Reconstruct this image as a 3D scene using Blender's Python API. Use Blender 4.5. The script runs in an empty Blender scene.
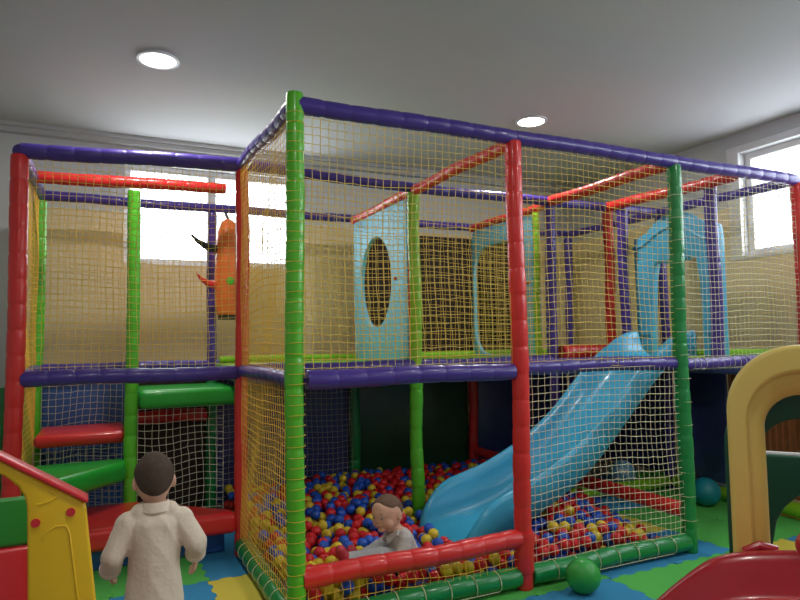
import bpy, bmesh, math, random
import numpy as np
from mathutils import Vector, Matrix, Euler, noise
R_ = math.radians
random.seed(7)
SC = bpy.context.scene
COL = SC.collection

# ------------------------------------------------------------------ materials
def mat(name, col, rough=.5, bump=0, bscale=40, var=0, vscale=6, coat=0, spec=.5, metal=0, sss=0):
    m = bpy.data.materials.new(name); m.use_nodes = True
    n = m.node_tree.nodes; l = m.node_tree.links
    b = n['Principled BSDF']
    c = (*col, 1)
    b.inputs['Base Color'].default_value = c
    b.inputs['Roughness'].default_value = rough
    b.inputs['Metallic'].default_value = metal
    b.inputs['Specular IOR Level'].default_value = spec
    b.inputs['Coat Weight'].default_value = coat
    b.inputs['Coat Roughness'].default_value = .12
    if sss:
        b.inputs['Subsurface Weight'].default_value = sss
        b.inputs['Subsurface Radius'].default_value = (.012, .005, .003)
    if var or bump:
        tc = n.new('ShaderNodeTexCoord')
    if var:
        t = n.new('ShaderNodeTexNoise'); t.inputs['Scale'].default_value = vscale; t.inputs['Detail'].default_value = 4
        l.new(tc.outputs['Object'], t.inputs['Vector'])
        mx = n.new('ShaderNodeMix'); mx.data_type = 'RGBA'
        mx.inputs[6].default_value = (*[max(0, x*(1-var)) for x in col], 1)
        mx.inputs[7].default_value = (*[min(1, x*(1+var)) for x in col], 1)
        l.new(t.outputs['Fac'], mx.inputs[0]); l.new(mx.outputs[2], b.inputs['Base Color'])
    if bump:
        t2 = n.new('ShaderNodeTexNoise'); t2.inputs['Scale'].default_value = bscale; t2.inputs['Detail'].default_value = 3
        l.new(tc.outputs['Object'], t2.inputs['Vector'])
        bp = n.new('ShaderNodeBump'); bp.inputs['Strength'].default_value = bump; bp.inputs['Distance'].default_value = .01
        l.new(t2.outputs['Fac'], bp.inputs['Height']); l.new(bp.outputs['Normal'], b.inputs['Normal'])
    return m

def emis(name, col, s):
    m = bpy.data.materials.new(name); m.use_nodes = True
    n = m.node_tree.nodes; n.clear()
    e = n.new('ShaderNodeEmission'); e.inputs[0].default_value = (*col, 1); e.inputs[1].default_value = s
    o = n.new('ShaderNodeOutputMaterial'); m.node_tree.links.new(e.outputs[0], o.inputs[0])
    return m

def glassmat():
    m = bpy.data.materials.new('window_glass'); m.use_nodes = True
    n = m.node_tree.nodes; l = m.node_tree.links; n.clear()
    t = n.new('ShaderNodeBsdfTransparent'); g = n.new('ShaderNodeBsdfGlossy'); g.inputs['Roughness'].default_value = .03
    mx = n.new('ShaderNodeMixShader'); mx.inputs[0].default_value = .06
    o = n.new('ShaderNodeOutputMaterial')
    l.new(t.outputs[0], mx.inputs[1]); l.new(g.outputs[0], mx.inputs[2]); l.new(mx.outputs[0], o.inputs[0])
    return m

def V(name, col, **k):
    d = dict(rough=.34, bump=.25, bscale=14, coat=.25, var=.08, vscale=5); d.update(k)
    return mat(name, col, **d)

M = dict(
    red=V('red_vinyl', (.76, .028, .025)), purple=V('purple_vinyl', (.062, .034, .28)),
    green=V('light_green_vinyl', (.10, .52, .02)), dkgreen=V('dark_green_vinyl', (.008, .25, .055)),
    lime=V('lime_vinyl', (.28, .60, .02)), dkteal=V('dark_teal_vinyl', (.0, .13, .075)),
    stepgreen=V('step_green_vinyl', (.02, .43, .04), bump=.5, bscale=9),
    bluepad=V('blue_pad_vinyl', (.03, .10, .33)), navy=V('navy_pad_vinyl', (.04, .055, .20)),
    pine=V('pine_pad_vinyl', (.012, .07, .03)), brown=mat('brown_panel', (.030, .015, .009), .8, var=.3, vscale=12),
    rust=mat('rust_brown_panel', (.33, .11, .04), .6, var=.25, vscale=14),
    net_y=mat('yellow_net_cord', (.90, .68, .17), .8), net_c=mat('cream_net_cord', (.78, .70, .46), .8),
    net_o=mat('orange_net_cord', (.92, .56, .07), .8), net_w=mat('pale_net_cord', (.62, .60, .45), .8),
    slide=mat('blue_slide_plastic', (.05, .45, .72), .33, coat=.2, var=.04), hood=mat('light_blue_plastic', (.08, .46, .70), .4, var=.06, coat=.1),
    teal=mat('pale_teal_panel', (.16, .50, .64), .5, var=.08),
    b_red=mat('red_ball_plastic', (.72, .015, .02), .28, spec=.5), b_blue=mat('blue_ball_plastic', (.015, .10, .58), .28),
    b_yel=mat('yellow_ball_plastic', (.78, .58, .03), .3),
    t_green=mat('green_foam', (.09, .50, .08), .85, bump=.3, bscale=250), t_blue=mat('blue_foam', (.03, .27, .52), .85, bump=.3, bscale=250),
    t_yel=mat('yellow_foam', (.72, .60, .07), .85, bump=.3, bscale=250), t_red=mat('red_foam', (.6, .05, .05), .85, bump=.3, bscale=250),
    wall=mat('wall_paint', (.62, .63, .63), .8, bump=.05, bscale=60), ceil=mat('ceiling_paint', (.55, .55, .555), .9, bump=.03, bscale=50),
    tan=mat('tan_panelling', (.86, .70, .47), .75, var=.04, vscale=3, bump=.1, bscale=20), white=mat('white_frame', (.78, .78, .78), .4),
    floor=mat('floor_screed', (.25, .25, .24), .8, var=.1),
    toy_y=mat('toy_yellow_plastic', (.80, .50, .012), .38, var=.04, coat=.1), toy_py=mat('pale_yellow_plastic', (.82, .63, .16), .42, var=.05, coat=.15),
    toy_r=mat('toy_red_plastic', (.62, .02, .03), .35, coat=.2), toy_cr=mat('crimson_plastic', (.50, .02, .035), .3, coat=.4),
    toy_g=mat('toy_green_plastic', (.02, .25, .03), .4, var=.12), toy_dg=mat('dark_green_plastic', (.008, .09, .05), .4),
    skin=mat('skin', (.70, .42, .30), .55), skin2=mat('baby_skin', (.74, .44, .31), .5),
    hair=mat('dark_brown_hair', (.075, .048, .032), .8, var=.35, vscale=60, bump=.5, bscale=300),
    hair2=mat('brown_hair', (.17, .10, .065), .8, var=.35, vscale=60, bump=.4, bscale=300),
    shirt=mat('cream_shirt_cloth', (.80, .70, .57), .9, var=.06, vscale=20, bump=.3, bscale=60),
    greycloth=mat('grey_check_cloth', (.58, .56, .54), .9, var=.28, vscale=110, bump=.3, bscale=80),
    greytrou=mat('grey_trouser_cloth', (.48, .50, .53), .9, var=.1, vscale=30, bump=.3, bscale=60),
    navycloth=mat('dark_trouser_cloth', (.02, .025, .035), .9), shoe=mat('dark_shoe', (.03, .03, .035), .6), shoer=mat('red_shoe', (.5, .03, .05), .5),
    eyew=mat('eye_white', (.75, .72, .7), .2), eyed=mat('eye_dark', (.02, .012, .01), .15), lip=mat('lips', (.5, .17, .14), .5),
    orange=mat('orange_vinyl', (.85, .18, .03), .4, var=.2, vscale=12, bump=.4, bscale=16), black=mat('black_plastic', (.015, .015, .02), .4),
    glass=glassmat(), lamp=emis('lamp_diffuser', (1, .97, .93), 14),
    ballg=mat('green_rubber', (.03, .36, .05), .4, coat=.1), ballt=mat('teal_rubber', (.01, .25, .31), .4),
    balls=None, stone=mat('pale_render', (.75, .74, .76), .9), rooft=mat('pale_roof', (.55, .55, .65), .9),
)
# pale blue ball with white spots
def spotmat():
    m = mat('spotted_blue_rubber', (.20, .50, .70), .4); n = m.node_tree.nodes; l = m.node_tree.links
    tc = n.new('ShaderNodeTexCoord'); v = n.new('ShaderNodeTexVoronoi'); v.inputs['Scale'].default_value = 13
    r = n.new('ShaderNodeMath'); r.operation = 'LESS_THAN'; r.inputs[1].default_value = .28
    mx = n.new('ShaderNodeMix'); mx.data_type = 'RGBA'; mx.inputs[6].default_value = (.20, .50, .70, 1); mx.inputs[7].default_value = (.8, .85, .85, 1)
    l.new(tc.outputs['Object'], v.inputs['Vector']); l.new(v.outputs['Distance'], r.inputs[0]); l.new(r.outputs[0], mx.inputs[0]); l.new(mx.outputs[2], n['Principled BSDF'].inputs['Base Color'])
    return m
M['balls'] = spotmat()

# ------------------------------------------------------------------ mesh helpers
class MB:
    def __init__(s): s.v = []; s.f = []; s.mi = []
    def add(s, vs, fs, mi=0):
        b = len(s.v); s.v += [tuple(x) for x in vs]; s.f += [tuple(b+i for i in f) for f in fs]; s.mi += [mi]*len(fs)
    def box(s, lo, hi, mx=None):
        x0, y0, z0 = lo; x1, y1, z1 = hi
        vs = [Vector(p) for p in ((x0,y0,z0),(x1,y0,z0),(x1,y1,z0),(x0,y1,z0),(x0,y0,z1),(x1,y0,z1),(x1,y1,z1),(x0,y1,z1))]
        if mx: vs = [mx @ p for p in vs]
        s.add(vs, [(0,3,2,1),(4,5,6,7),(0,1,5,4),(1,2,6,5),(2,3,7,6),(3,0,4,7)])
    def tube(s, pts, rad, sides=12, cap=True, flat=None):
        pts = [Vector(p) for p in pts]; n = len(pts)
        if not hasattr(rad, '__len__'): rad = [rad]*n
        vs = []; up = None
        for i, p in enumerate(pts):
            t = (pts[min(i+1,n-1)] - pts[max(i-1,0)]).normalized()
            if up is None:
                up = Vector((0,0,1)) if abs(t.z) < .9 else Vector((0,1,0))
            a = up - t*up.dot(t); a.normalize(); up = a; b = t.cross(a)
            for k in range(sides):
                th = 2*math.pi*k/sides
                vs.append(p + a*(rad[i]*math.cos(th)) + b*(rad[i]*math.sin(th)))
        fs = [(i*sides+k, i*sides+(k+1)%sides, (i+1)*sides+(k+1)%sides, (i+1)*sides+k) for i in range(n-1) for k in range(sides)]
        if cap:
            fs.append(tuple(range(sides-1,-1,-1))); fs.append(tuple((n-1)*sides+k for k in range(sides)))
        s.add(vs, fs)
    def prism(s, poly, d0, d1, fn):
        """poly: list of 2D points; fn(u,v,d) -> 3D."""
        n = len(poly)
        vs = [fn(u,v,d0) for u,v in poly] + [fn(u,v,d1) for u,v in poly]
        s.add(vs, [tuple(range(n)), tuple(range(2*n-1,n-1,-1))] + [(i,n+i,n+(i+1)%n,(i+1)%n) for i in range(n)])
    def ring(s, outer, inner, d0, d1, fn):
        """plate with a hole: outer/inner have the same number of points."""
        n = len(outer)
        vs = [fn(*p,d) for d in (d0,d1) for q in (outer,inner) for p in q]
        fs = []
        for i in range(n):
            j = (i+1)%n
            fs += [(i,j,n+j,n+i),(2*n+i,3*n+i,3*n+j,2*n+j),(i,2*n+i,2*n+j,j),(n+i,n+j,3*n+j,3*n+i)]
        s.add(vs, fs)
    def sphere(s, c, r, seg=16, rings=10, mx=None):
        if not hasattr(r, '__len__'): r = (r,r,r)
        vs = [(0,0,r[2])]
        for i in range(1,rings):
            th = math.pi*i/rings
            for k in range(seg):
                ph = 2*math.pi*k/seg
                vs.append((r[0]*math.sin(th)*math.cos(ph), r[1]*math.sin(th)*math.sin(ph), r[2]*math.cos(th)))
        vs.append((0,0,-r[2])); vs = [Vector(v) for v in vs]
        if mx: vs = [mx @ v for v in vs]
        c = Vector(c); vs = [v+c for v in vs]
        fs = [(0,1+k,1+(k+1)%seg) for k in range(seg)]
        for i in range(rings-2):
            for k in range(seg):
                a = 1+i*seg+k; b = 1+i*seg+(k+1)%seg
                fs.append((a,a+seg,b+seg,b))
        l = len(vs)-1; o = 1+(rings-2)*seg
        fs += [(l,o+(k+1)%seg,o+k) for k in range(seg)]
        s.add(vs, fs)
    def mesh(s, name, mats, smooth=True, fix=False):
        me = bpy.data.meshes.new(name); me.from_pydata(s.v, [], s.f)
        if not isinstance(mats, (list,tuple)): mats = [mats]
        for m in mats: me.materials.append(m)
        if len(mats) > 1: me.polygons.foreach_set('material_index', s.mi)
        if fix:
            b = bmesh.new(); b.from_mesh(me); bmesh.ops.recalc_face_normals(b, faces=b.faces); b.to_mesh(me); b.free()
        if smooth:
            me.polygons.foreach_set('use_smooth', [True]*len(me.polygons))
        return me
    def obj(s, name, m, parent=None, label=None, smooth=True, fix=True, bevel=0, bseg=3, sharp=35):
        o = bpy.data.objects.new(name, s.mesh(name, m, smooth, fix)); COL.objects.link(o)
        if parent: o.parent = parent
        if label: o['label'] = label
        if smooth and sharp: o.data.set_sharp_from_angle(angle=R_(sharp))
        if bevel:
            md = o.modifiers.new('bevel', 'BEVEL'); md.width = bevel; md.segments = bseg; md.limit_method = 'ANGLE'; md.angle_limit = R_(30); md.harden_normals = False
            o.data.set_sharp_from_angle(angle=R_(180))
            md.use_clamp_overlap = True
        return o

def tag(o, label, cat, group=None, kind=None):
    o['label'] = label; o['category'] = cat
    if group: o['group'] = group
    if kind: o['kind'] = kind
    return o
def thing(name, label, cat, loc=(0,0,0), rz=0, group=None):
    o = bpy.data.objects.new(name, None); COL.objects.link(o); o.location = loc; o.rotation_euler = (0,0,rz); o.empty_display_size = .1
    return tag(o, label, cat, group)
def structure(o, label=None):
    o['kind'] = 'structure'
    if label: o['label'] = label
    return o

# ------------------------------------------------------------------ room shell
XL, XR, YB, YF, ZC = -1.7, 5.25, 2.85, -6.0, 3.0
def shell(name, lo, hi, m):
    b = MB(); b.box(lo, hi); return structure(b.obj(name, m, smooth=False))
shell('floor', (XL-.2, YF-.2, -.12), (XR+.2, YB+.2, 0), M['floor'])
shell('ceiling', (XL-.2, YF-.2, ZC), (XR+.2, YB+.2, ZC+.1), M['ceil'])
shell('wall_left', (XL-.2, YF, 0), (XL, YB+.2, ZC), M['wall'])
shell('wall_front', (XL, YF-.2, 0), (XR+.2, YF, ZC), M['wall'])
# back wall with its window opening, right wall with its window opening
WB = (.56, 2.06, 1.955, 2.80)
def wall_open(name, axis, a0, a1, d0, d1, w, m):
    b = MB()
    def bx(u0,u1,z0,z1):
        if axis == 'x': b.box((u0,d0,z0),(u1,d1,z1))
        else: b.box((d0,u0,z0),(d1,u1,z1))
    bx(a0,w[0],0,ZC); bx(w[1],a1,0,ZC); bx(w[0],w[1],0,w[2]); bx(w[0],w[1],w[3],ZC)
    return structure(b.obj(name, m, smooth=False))
wall_open('wall_back', 'x', XL, XR+.2, YB, YB+.2, WB, M['wall'])
WR = (-4.6, .74, 1.95, 2.82)  # opening lengthened along the unseen front part to let in extra daylight
wall_open('wall_right', 'y', YF, YB, XR, XR+.2, WR, M['wall'])
# tan panelling under a straight edge on the back and right walls
b = MB(); z1 = 2.375
for (x0,x1,za,zb) in ((-.04,WB[0],0,z1),(WB[1],XR,0,z1),(WB[0],WB[1],0,WB[2])): b.box((x0,YB-.012,za),(x1,YB,zb))
structure(b.obj('trim_1', M['tan'], smooth=False), 'tan wall panelling on the back wall')
b = MB()
for (y0,y1,za,zb) in ((WR[1]+.05,YB-.012,0,z1),(-.6,WR[1]+.05,0,WR[2]-.02)): b.box((XR-.012,y0,za),(XR,y1,zb))
structure(b.obj('trim_2', M['tan'], smooth=False), 'tan wall panelling on the side wall under the window')
b = MB(); b.box((XL,YB-.07,ZC-.07),(XR,YB,ZC)); b.box((XL,YB-.10,ZC-.03),(XR,YB-.07,ZC))
structure(b.obj('trim_3', M['ceil'], smooth=False), 'plain cornice along the top of the back wall')
b = MB(); b.box((-1.5,YB-.05,0),(-.05,YB,.98))
structure(b.obj('trim_4', M['dkgreen'], bevel=.015), 'green wall pad beside the play frame')
def window(name, axis, w, d, mull, label):
    """w=(a0,a1,z0,z1); d = depth position of the frame"""
    f = MB(); t = .055; dd = .07
    def bx(bb,u0,u1,z0,z1,q0,q1):
        if axis == 'x': bb.box((u0,q0,z0),(u1,q1,z1))
        else: bb.box((q0,u0,z0),(q1,u1,z1))
    a0,a1,z0,z1 = w
    bx(f,a0,a1,z0,z0+t,d,d+dd); bx(f,a0,a1,z1-t,z1,d,d+dd); bx(f,a0,a0+t,z0+t,z1-t,d,d+dd); bx(f,a1-t,a1,z0+t,z1-t,d,d+dd)
    fr = structure(f.obj(name, M['white'], bevel=.006), label)
    for c in mull:
        g = MB(); bx(g,c-.035,c+.035,z0+t,z1-t,d-.005,d+dd+.005); g.obj('mullion', M['white'], fr, bevel=.006)
    e = [a0+t]+[x for c in mull for x in (c-.035,c+.035)]+[a1-t]
    for i in range(0,len(e),2):
        g = MB(); bx(g,e[i],e[i+1],z0+t,z1-t,d+.03,d+.038); g.obj('pane', M['glass'], fr, smooth=False)
    return fr
window('window_1', 'x', WB, YB+.06, [1.27], 'wide white window high on the back wall')
window('window_2', 'y', WR, XR+.05, [-.72,-2.2,-3.4], 'white window high on the side wall')
b = MB()  # reveal casing round the side window
for (y0,y1,za,zb) in ((WR[1],WR[1]+.11,WR[2]-.03,WR[3]+.06),(WR[0],WR[1],WR[3],WR[3]+.06),(WR[0],WR[1]+.0,WR[2]-.03,WR[2])): b.box((XR-.03,y0,za),(XR,y1,zb))
structure(b.obj('trim_5', M['white'], bevel=.005), 'white casing round the side window')

# the pale house across the yard, seen through the side window
hs = thing('house', 'pale gabled house outside beyond the side window', 'house', (11.5, 3.4, -1.5))
b = MB(); b.box((0,-2,0),(4,2.4,5.3)); b.obj('wall', M['stone'], hs, smooth=False)
b = MB(); b.prism([(-2.4,5.3),(2.8,5.3),(.2,7.0)], -.3, 4.3, lambda u,v,d:(d,u,v)); b.obj('roof', M['rooft'], hs, smooth=False)
b = MB(); b.box((-.02,-.6,3.2),(.0,.4,4.5)); b.obj('shutter', M['tan'], hs, smooth=False)
b = MB(); b.box((6,-14,-1.62),(24,16,-1.5)); structure(b.obj('ground_outside', M['stone'], smooth=False))

# ------------------------------------------------------------------ ceiling lamps
def downlight(x, y, label):
    t = thing('ceiling_downlight', label, 'ceiling light', (x,y,ZC), 0, 'recessed ceiling downlights')
    b = MB(); n = 40
    o = [(.122*math.cos(2*math.pi*k/n), .122*math.sin(2*math.pi*k/n)) for k in range(n)]
    i = [(.102*math.cos(2*math.pi*k/n), .102*math.sin(2*math.pi*k/n)) for k in range(n)]
    b.ring(o, i, -.014, -.001, lambda u,v,d:(u,v,d)); b.obj('rim', M['white'], t)
    b = MB(); b.prism(i, -.010, -.002, lambda u,v,d:(u,v,d)); b.obj('diffuser', M['lamp'], t, 'glowing white diffuser', smooth=False)
    L = bpy.data.lights.new('downlight_glow', 'AREA'); L.shape = 'DISK'; L.size = .17; L.energy = LAMP; L.color = (1, .955, .90)
    lo = bpy.data.objects.new('downlight_glow', L); COL.objects.link(lo); lo.location = (x,y,ZC-.018)
LAMP = 11
downlight(.70, 1.20, 'round glowing downlight in the ceiling over the stair corner')
downlight(3.44, 1.19, 'round glowing downlight in the ceiling over the slide bay')
for x in (.685, 3.386):
    for y in (-1.7, -4.5):
        L = bpy.data.lights.new('downlight_glow', 'AREA'); L.shape = 'DISK'; L.size = .17; L.energy = LAMP; L.color = (1, .955, .90)
        lo = bpy.data.objects.new('downlight_glow', L); COL.objects.link(lo); lo.location = (x,y,ZC-.018)

# ------------------------------------------------------------------ play frame
PS = thing('play_frame', 'two-storey netted soft play frame of padded coloured tubes with a ball pit', 'play frame', (0,0,0))
G = 1.2; ZM = 1.12; ZT = 2.37; PR = .042
def pad(p0, p1, r=PR, seg=.135, sides=14, seed=0):
    p0 = Vector(p0); p1 = Vector(p1); L = (p1-p0).length; n = max(1, round(L/seg)); rnd = random.Random(seed+int(L*1000)+int(p0.x*977)+int(p0.y*331)+int(p0.z*91))
    ts = []; rs = []
    for i in range(n):
        k = 1+rnd.uniform(-.025,.03)
        for q, f in ((.0,.935),(.05,.975),(.15,1.0),(.5,1.015),(.85,1.0),(.95,.965)):
            ts.append((i+q)/n); rs.append(r*(f*k))
    ts.append(1); rs.append(r*.935)
    ph = rnd.uniform(0,6)
    pts = []
    t = (p1-p0).normalized(); a = Vector((0,0,1)) if abs(t.z) < .9 else Vector((1,0,0)); bb = t.cross(a)
    for q in ts:
        w = math.sin(math.pi*q)*.006
        pts.append(p0.lerp(p1,q) + a*(w*math.sin(q*5+ph)) + bb*(w*math.cos(q*7+ph)))
    m = MB(); m.tube(pts, rs, sides); return m
def rings(p0, p1, r, step, cr=.0028, wob=.0):
    """one cord that goes round the tube, along it, round again"""
    p0 = Vector(p0); p1 = Vector(p1); L = (p1-p0).length; n = int(L/step); t = (p1-p0).normalized()
    a = Vector((0,0,1)) if abs(t.z) < .9 else Vector((1,0,0)); a = (a-t*a.dot(t)).normalized(); bb = t.cross(a)
    m = MB(); rnd = random.Random(3); pts = []; st = 2.4
    for i in range(1,n):
        c = p0.lerp(p1,i/n); sk = rnd.uniform(-wob,wob)
        for k in range(20):
            th = st+2*math.pi*k/19
            pts.append(c + a*(r*math.cos(th)) + bb*(r*math.sin(th)) + t*(sk*math.cos(th+1)+.004*(k/19-.5)))
        for q in (.25,.5,.75): pts.append(p0.lerp(p1,(i+q)/n) + a*(r*math.cos(st)) + bb*(r*math.sin(st)))
    m.tube(pts[:-3], cr, 4); return m
CN = dict(red='red', purple='purple', green='light green', dkgreen='dark green', lime='lime green', dkteal='dark teal')
def post(x, y, c, z0=.014, z1=2.33, r=PR, lash=None):
    o = pad((x,y,z0),(x,y,z1), r, seed=11).obj('post', M[c], PS, f'{CN[c]} padded post', sharp=60)
    if lash: rings((x,y,z0+.05),(x,y,z1-.05), r+.002, lash[1], .0014, .003).obj('lashing_cord', M[lash[0]], o)
    return o
def beam(p0, p1, c, r=.040, lash=None):
    o = pad(p0,p1,r,seed=5).obj('beam', M[c], PS, f'{CN[c]} padded beam', sharp=60)
    if lash: rings(p0,p1,r+.002,lash[1],.0022,.004).obj('lashing_cord', M[lash[0]], o)
    return o
TZ = {(0,1):2.355,(1,1):2.405}
def T(i,j): return (i*G, j*G, TZ.get((i,j), ZT))
def Mi(i,j,z=ZM): return (i*G, j*G, z)
post(0,1.2,'red',z1=2.33,r=.045); post(1.2,1.2,'red',z1=2.37,r=.040)
post(1.2,0,'green',z1=2.42,r=.041,lash=('net_o',.045)); post(2.4,0,'red',z1=2.345,r=.045)
post(3.6,0,'dkgreen',z1=2.345,r=.043,lash=('net_c',.135)); post(4.8,0,'red',z1=2.345,r=.044)
post(0,2.4,'green',r=.046); post(.6,1.8,'green',z0=.014,z1=2.32,r=.042)
post(1.2,2.4,'purple',z0=1.0,r=.036); post(1.2,2.4,'dkgreen',z1=1.0,r=.04)
post(2.4,1.2,'lime',z0=1.08,z1=2.335,r=.043); post(2.4,1.2,'green',z1=1.08,r=.046)
post(2.4,2.4,'dkgreen',z1=1.06,r=.045)
post(3.6,1.2,'purple',z1=2.33,r=.042); post(3.56,1.33,'lime',z0=1.1,z1=2.30,r=.028)
post(3.6,2.4,'red',z1=1.06,r=.044)
post(4.2,1.2,'red',z0=1.1,z1=2.34,r=.042); post(4.24,1.075,'purple',z0=1.1,z1=2.35,r=.042); post(4.24,.25,'purple',z0=1.1,z1=2.35,r=.042)
post(4.8,1.2,'purple',z1=2.33); post(4.8,2.4,'purple',z1=2.33)
# top beams
beam(T(1,0),T(2,0),'purple'); beam(T(2,0),T(3,0),'purple'); beam(T(3,0),T(4,0),'purple')
beam(T(1,0),T(1,1),'purple'); beam(T(0,1),T(1,1),'purple',r=.044)
beam(T(1,1),T(2,1),'purple',r=.036); beam(T(2,1),T(3,1),'purple',r=.036); beam(T(3,1),T(4,1),'purple',r=.036)
for i in range(4): beam(T(i,2),T(i+1,2),'purple',r=.036)
beam(T(0,1),T(0,2),'purple'); beam((4.8,.03,ZT),(4.8,2.36,ZT),'purple',r=.036)
beam((2.4,.02,ZT-.03),(2.4,1.2,ZT-.02),'red',r=.036); beam((2.4,1.2,ZT-.02),(2.4,2.38,ZT-.02),'red',r=.036)
beam((3.6,.02,ZT-.01),(3.6,1.2,ZT),'red'); beam((3.6,1.2,ZT-.02),(3.6,2.38,ZT-.02),'red',r=.034)
beam((4.2,.03,ZT-.02),(4.2,1.2,ZT-.0),'red'); beam((.0,1.8,2.36),(1.2,1.8,2.39),'red',r=.040)
# middle beams
beam((1.25,0,ZM),(2.36,0,ZM),'purple',r=.044); beam((2.4,.03,ZM+.02),(3.6,.03,ZM+.01),'purple',r=.042); beam((3.64,.02,ZM),(4.78,.02,ZM),'purple',r=.037,lash=('net_w',.05))
beam((1.2,.02,ZM),(1.2,1.18,ZM),'purple',r=.036); beam((.03,1.2,ZM-.01),(1.19,1.2,ZM-.01),'purple',r=.043)
beam((1.2,1.2,ZM),(2.4,1.2,ZM),'purple',r=.040); beam((2.4,1.2,ZM),(3.6,1.2,ZM),'purple',r=.040)
beam((3.66,1.18,ZM+.05),(4.15,1.18,ZM+.05),'red',r=.066); beam((1.25,2.34,1.165),(4.75,2.34,1.165),'lime',r=.026); beam((4.75,.08,1.165),(4.75,2.30,1.165),'lime',r=.028); beam((4.2,1.2,ZM-.04),(4.8,1.2,ZM-.04),'purple',r=.04)
for i in range(4): beam((i*G,2.4,ZM),((i+1)*G,2.4,ZM),'purple',r=.04)
beam((0,1.2,ZM),(0,2.4,ZM),'purple',r=.036); beam((4.8,0.04,ZM),(4.8,2.36,ZM),'purple',r=.036)
# low rails and base rolls
beam((1.225,0,.258),(2.40,0,.268),'red',r=.046); post(2.4,-.006,'red',z0=.10,z1=.30,r=.05)
beam((1.25,.0,.077),(2.36,.0,.077),'dkgreen',r=.05,lash=('net_c',.13)); beam((2.44,0,.077),(3.57,0,.077),'dkgreen',r=.05,lash=('net_c',.13))
beam((1.2,.03,.077),(1.2,1.17,.077),'dkgreen',r=.048,lash=('net_c',.115))
beam((3.6,.03,.25),(3.6,1.17,.25),'red',r=.046); beam((3.6,1.23,.25),(3.6,2.36,.25),'red',r=.04)
beam((3.66,1.2,.077),(4.76,1.2,.077),'lime',r=.048); beam((4.8,.05,.077),(4.8,1.15,.077),'lime',r=.05)

# nets
def net(c00, c10, c11, c01, m='net_y', cell=.040, cr=.0017, sag=.012, seed=1, bulge=0, jit=.0018, pinch=0):
    """quad corners: c00-c10 bottom edge, c01-c11 top edge"""
    c00,c10,c11,c01 = map(Vector,(c00,c10,c11,c01))
    W = ((c10-c00).length+(c11-c01).length)/2; H = ((c01-c00).length+(c11-c10).length)/2
    nu = round(W/cell); nv = round(H/cell)
    N = (c10-c00).cross(c01-c00).normalized(); eu = (c10-c00).normalized(); ev = (c01-c00).normalized()
    rnd = random.Random(seed); ph = [rnd.uniform(0,6.3) for _ in range(8)]
    joff = [[(rnd.gauss(0,jit),rnd.gauss(0,jit)) for _ in range(nv+1)] for _ in range(nu+1)]
    def P(i,j):
        u = i/nu; v = j/nv
        p = c00*(1-u)*(1-v)+c10*u*(1-v)+c11*u*v+c01*(1-u)*v
        w = math.sin(math.pi*u)*math.sin(math.pi*v)
        d = sag*(math.sin(5*u+ph[0]+2*v)+.6*math.sin(9*v+ph[1]+3*u)+.35*math.sin(14*u+11*v+ph[2]))
        wu = .35*math.sin(6.3*v+ph[3])*math.sin(math.pi*u)*cell*.6; wv = .5*math.sin(6.3*u+ph[4])*math.sin(math.pi*v)*cell*.8
        jj = joff[i][j] if 0<i<nu and 0<j<nv else (0,0)
        return p + N*(d*(.25+.75*w) + bulge*w) + eu*(wu+jj[0]) + ev*(wv+jj[1] - pinch*cell*4*u*(1-u)*(1-abs(2*v-1)))
    g = [[P(i,j) for j in range(nv+1)] for i in range(nu+1)]
    b = MB()
    for i in range(nu+1): b.tube(g[i], cr, 4, cap=False)
    for j in range(nv+1): b.tube([g[i][j] for i in range(nu+1)], cr, 4, cap=False)
    return b.obj('safety_net', M[m], PS, fix=False, sharp=0)
def wnet(x0,y0,x1,y1,z0,z1,**k):
    return net((x0,y0,z0),(x1,y1,z0),(x1,y1,z1),(x0,y0,z1),**k)
e = .05; zb = ZM+.01; zt = ZT-.015
wnet(1.24,-.0,2.36,0.0,zb,zt,seed=1,sag=.010); wnet(2.44,.0,3.56,0.0,zb,zt,seed=2,m='net_y'); wnet(3.64,.0,4.76,0.0,zb,zt,seed=3,m='net_c')
wnet(1.19,.04,1.19,1.16,.09,ZM-.02,seed=4,m='net_o',sag=.015,cell=.037); wnet(1.19,.04,1.19,1.16,zb,zt+.01,seed=5,m='net_o',sag=.015,cell=.037)
wnet(.04,1.2,1.16,1.2,zb,zt,seed=6,m='net_y')
wnet(0,1.25,0,2.36,.10,ZM-.02,seed=7,m='net_o'); wnet(0,1.25,0,2.36,zb,zt,seed=8,m='net_o')
wnet(1.25,-.01,2.36,-.01,.09,.25,seed=9,m='net_o'); wnet(2.44,-.005,3.56,-.005,.09,ZM-.0,seed=10,m='net_c',sag=.014)
wnet(1.25,1.2,2.36,1.2,zb,zt,seed=12,m='net_o'); wnet(2.44,1.2,3.56,1.2,zb,zt,seed=13,m='net_o')
for i in (0,1,3): wnet(i*G+.04,2.4,(i+1)*G-.04,2.4,zb,zt,seed=20+i,m='net_y' if i else 'net_o',cr=.0016)
wnet(4.8,.05,4.8,1.16,zb,zt,seed=30,m='net_y'); wnet(4.8,1.24,4.8,2.36,zb,zt,seed=31,m='net_y')
wnet(.64,1.79,1.19,1.79,.03,.86,seed=32,m='net_w',sag=.012,cell=.045); wnet(.04,2.36,.56,2.36,.05,1.05,seed=33,m='net_w',cell=.045)
wnet(1.24,2.36,2.36,2.36,.05,1.05,seed=34,m='net_w',cell=.045,cr=.0014); wnet(.04,1.86,.56,1.86,.05,.66,seed=36,m='net_w',cell=.045)
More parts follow.
